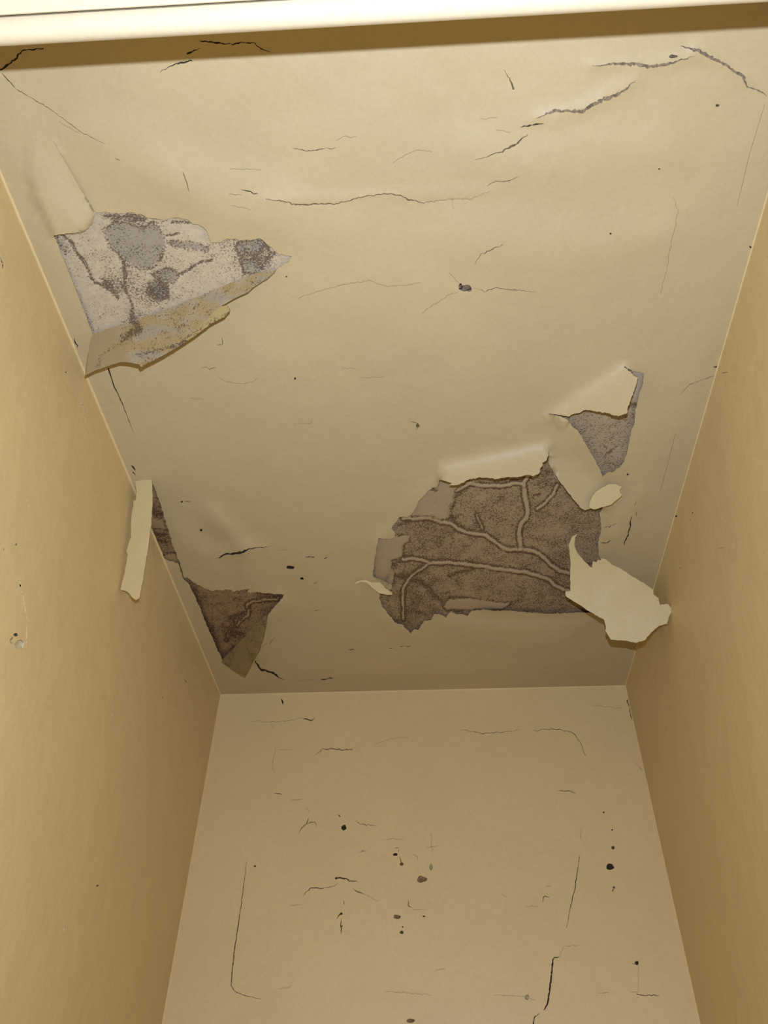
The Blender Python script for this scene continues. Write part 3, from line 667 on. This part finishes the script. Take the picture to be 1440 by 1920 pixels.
def attr_a(x, y):
    P = np.array([[x, y]]); n1 = noise.noise((x * .03, y * .05, 2)); n2 = noise.noise((x * .02, y * .035, 9))
    left = float(sstep((235 + 12 * n2 - x + (y - 640) * .3) / 10.))                        # smooth bare paper at the left end
    tan = float(sstep((n1 + .3) / .35)); tan = max(tan, left * .75)
    d, _ = seg_dist(P, [(250,604),(262,615),(225,640),(205,655),(190,665),(182,690)])
    d2, _ = seg_dist(P, [(255,666),(300,655),(340,645),(370,622),(400,608)])
    g = .8 * math.exp(-(d[0] / 7) ** 2) + .6 * math.exp(-(d2[0] / 3.5) ** 2) - .2 * left
    return (max(0, .55 * left), max(0, g), float(sstep((n2 - .1) / .2)) * (1 - left), tan)
fa = make_flap('paint_flap', 'flap of plaster-coated paper folded down from the speckled white plaster at the left', [(174,627), (516,502)], 62, .8,
  [(174,626),(210,614),(244,603),(290,588),(320,577),(366,558),(426,533.5),(456,520),(500,506),(517,505),(514,511),(502,522),(479,536),(465,548),(442,558.5),(414,574),(426,572),(431,582),(421,593.5),(396,606.5),(373,624),(352,638),(334,650),(310,664.5),(285,677),(264.5,688.5),(261,683),(244,680),(226,679),(202,686.5),(178,695),(160.5,703.5),(165,665),(170,636)],
  [M_FA, M_FLAP], 5.0, (5, .5), attr=attr_a, group='peeling paint flaps')
make_flap('paint_flap', 'largest curled flap of cream paint hanging at the back beside the right wall', [(1066,1000), (1150,997)], 16, 3.0,
  [(1083.5,1000.2),(1078.6,1008),(1076.6,1021.6),(1082.5,1037),(1088,1044),(1104,1060.7),(1110,1064.6),(1111.8,1052),(1118.6,1054),(1121.6,1049),(1125.5,1051),(1128,1046.5),(1137,1049),(1149,1059.5),(1160.6,1064),(1184,1080),(1207.5,1093.5),(1225,1105.6),(1226,1115.4),(1235,1121),(1237,1134),(1252,1132),(1262,1142.7),(1253.4,1158),(1250.5,1170),(1235,1174),(1221,1185.7),(1209.5,1200),(1192,1205.5),(1176,1201.5),(1160.6,1200.5),(1145,1199),(1135,1183),(1136,1175),(1133,1162.5),(1106,1147),(1082.5,1131.5),(1061,1118),(1060,1109.5),(1070,1107.6),(1069,1084),(1070,1055),(1068,1035),(1066,1021.6),(1072.7,1006)],
  [M_FLAP, M_PAPER], 7.0, (4, .8))
make_flap('paint_flap', 'bright curled tip of the torn paint tongue between the two holes at right', [(1095,926), (1160,899)], 30, 0,
  [(1104,951),(1108,953.3),(1114,955.2),(1131,950.4),(1147,945.5),(1160.6,934),(1166.5,928),(1162.6,924),(1161.6,919),(1166.5,913),(1153,907.4),(1139,908.4),(1126,916),(1117,922),(1110,931),(1106,940)],
  [M_FLAP, M_PAPER], 7.0, (5, .6), off=.006)
make_flap('paint_flap', 'long narrow strip of cream paint dangling against the left wall', [(253,901.5), (285,899.5)], 66, .15,
  [(253,902),(268,899.6),(284.7,898.8),(286,926),(285.4,954),(283.3,987),(279,1018),(274,1050),(269,1081),(265,1105),(261.5,1121.7),(255,1125),(250,1122),(242.5,1113),(235.5,1107.7),(225.6,1106),(229,1092),(234,1074),(237,1054),(239.7,1040),(237,1034.5),(240.4,1020.5),(246,1008),(245.3,996.6),(246,975.5),(247.4,961),(250,947),(249.5,939),(254.5,937.5),(256,922)],
  [M_FLAP, M_PAPER], 6.0, (5, .7))
fe = make_flap('paint_flap', 'tiny curled sliver of cream paint at the left rim of the veined plaster', [(676,1086), (722,1092)], 32, 2.0,
  [(664,1097),(668.4,1090),(677,1087.5),(684.4,1087.5),(697.5,1080),(705,1084),(718,1093),(722,1102.5),(734,1110),(736,1115),(725.6,1115.6),(710.6,1112),(699.4,1103.5),(688,1093),(677,1091)],
  [M_FLAP, M_PAPER], 4.0, (5, .4))
def attr_h(x, y):
    n1 = noise.noise((x * .06, y * .06, 2))
    return (.25 + .3 * n1, .25 + .3 * noise.noise((x * .1, y * .04, 7)), 0, 1.0)
make_flap('paint_flap', 'brown-backed triangular flap folded down at the rear left corner', [(417,1237), (500,1152)], 48, .5,
  [(417,1237),(437,1216),(460,1192),(480,1170),(500,1152),(499.6,1168),(495,1193),(487.4,1217),(473.6,1241),(459.9,1267.5),(440,1257.6),(415.6,1242)],
  [M_FH, M_FLAP], 5.0, (5, .4), attr=attr_h)
make_flap('paper_layer', 'yellowed paper layer', [(174,627), (516,502)], 62, .8,
  [(402,583),(414,575.5),(426,572.5),(431,583),(421,594),(396,607),(373,624.5),(352,638.5),(346,636),(362,620),(384,603)],
  [M_FY, M_PAPER], 5.0, (4, .5), off=.0032, attr=lambda x, y: (0.0, .1 + .5 * math.exp(-((y - 632 + (x - 350) * .58) / 5.0) ** 2), 0.0, 1.0), parent=fa)
make_flap('paper_back', 'brown paper underside', [(690,1078), (740,1093)], 20, 0,
  [(702,1082),(716,1087),(735,1097),(734,1104),(728,1107),(719,1098)], [M_PAPER, M_PAPER], 4.0, (5, .4), off=.0008, parent=fe)
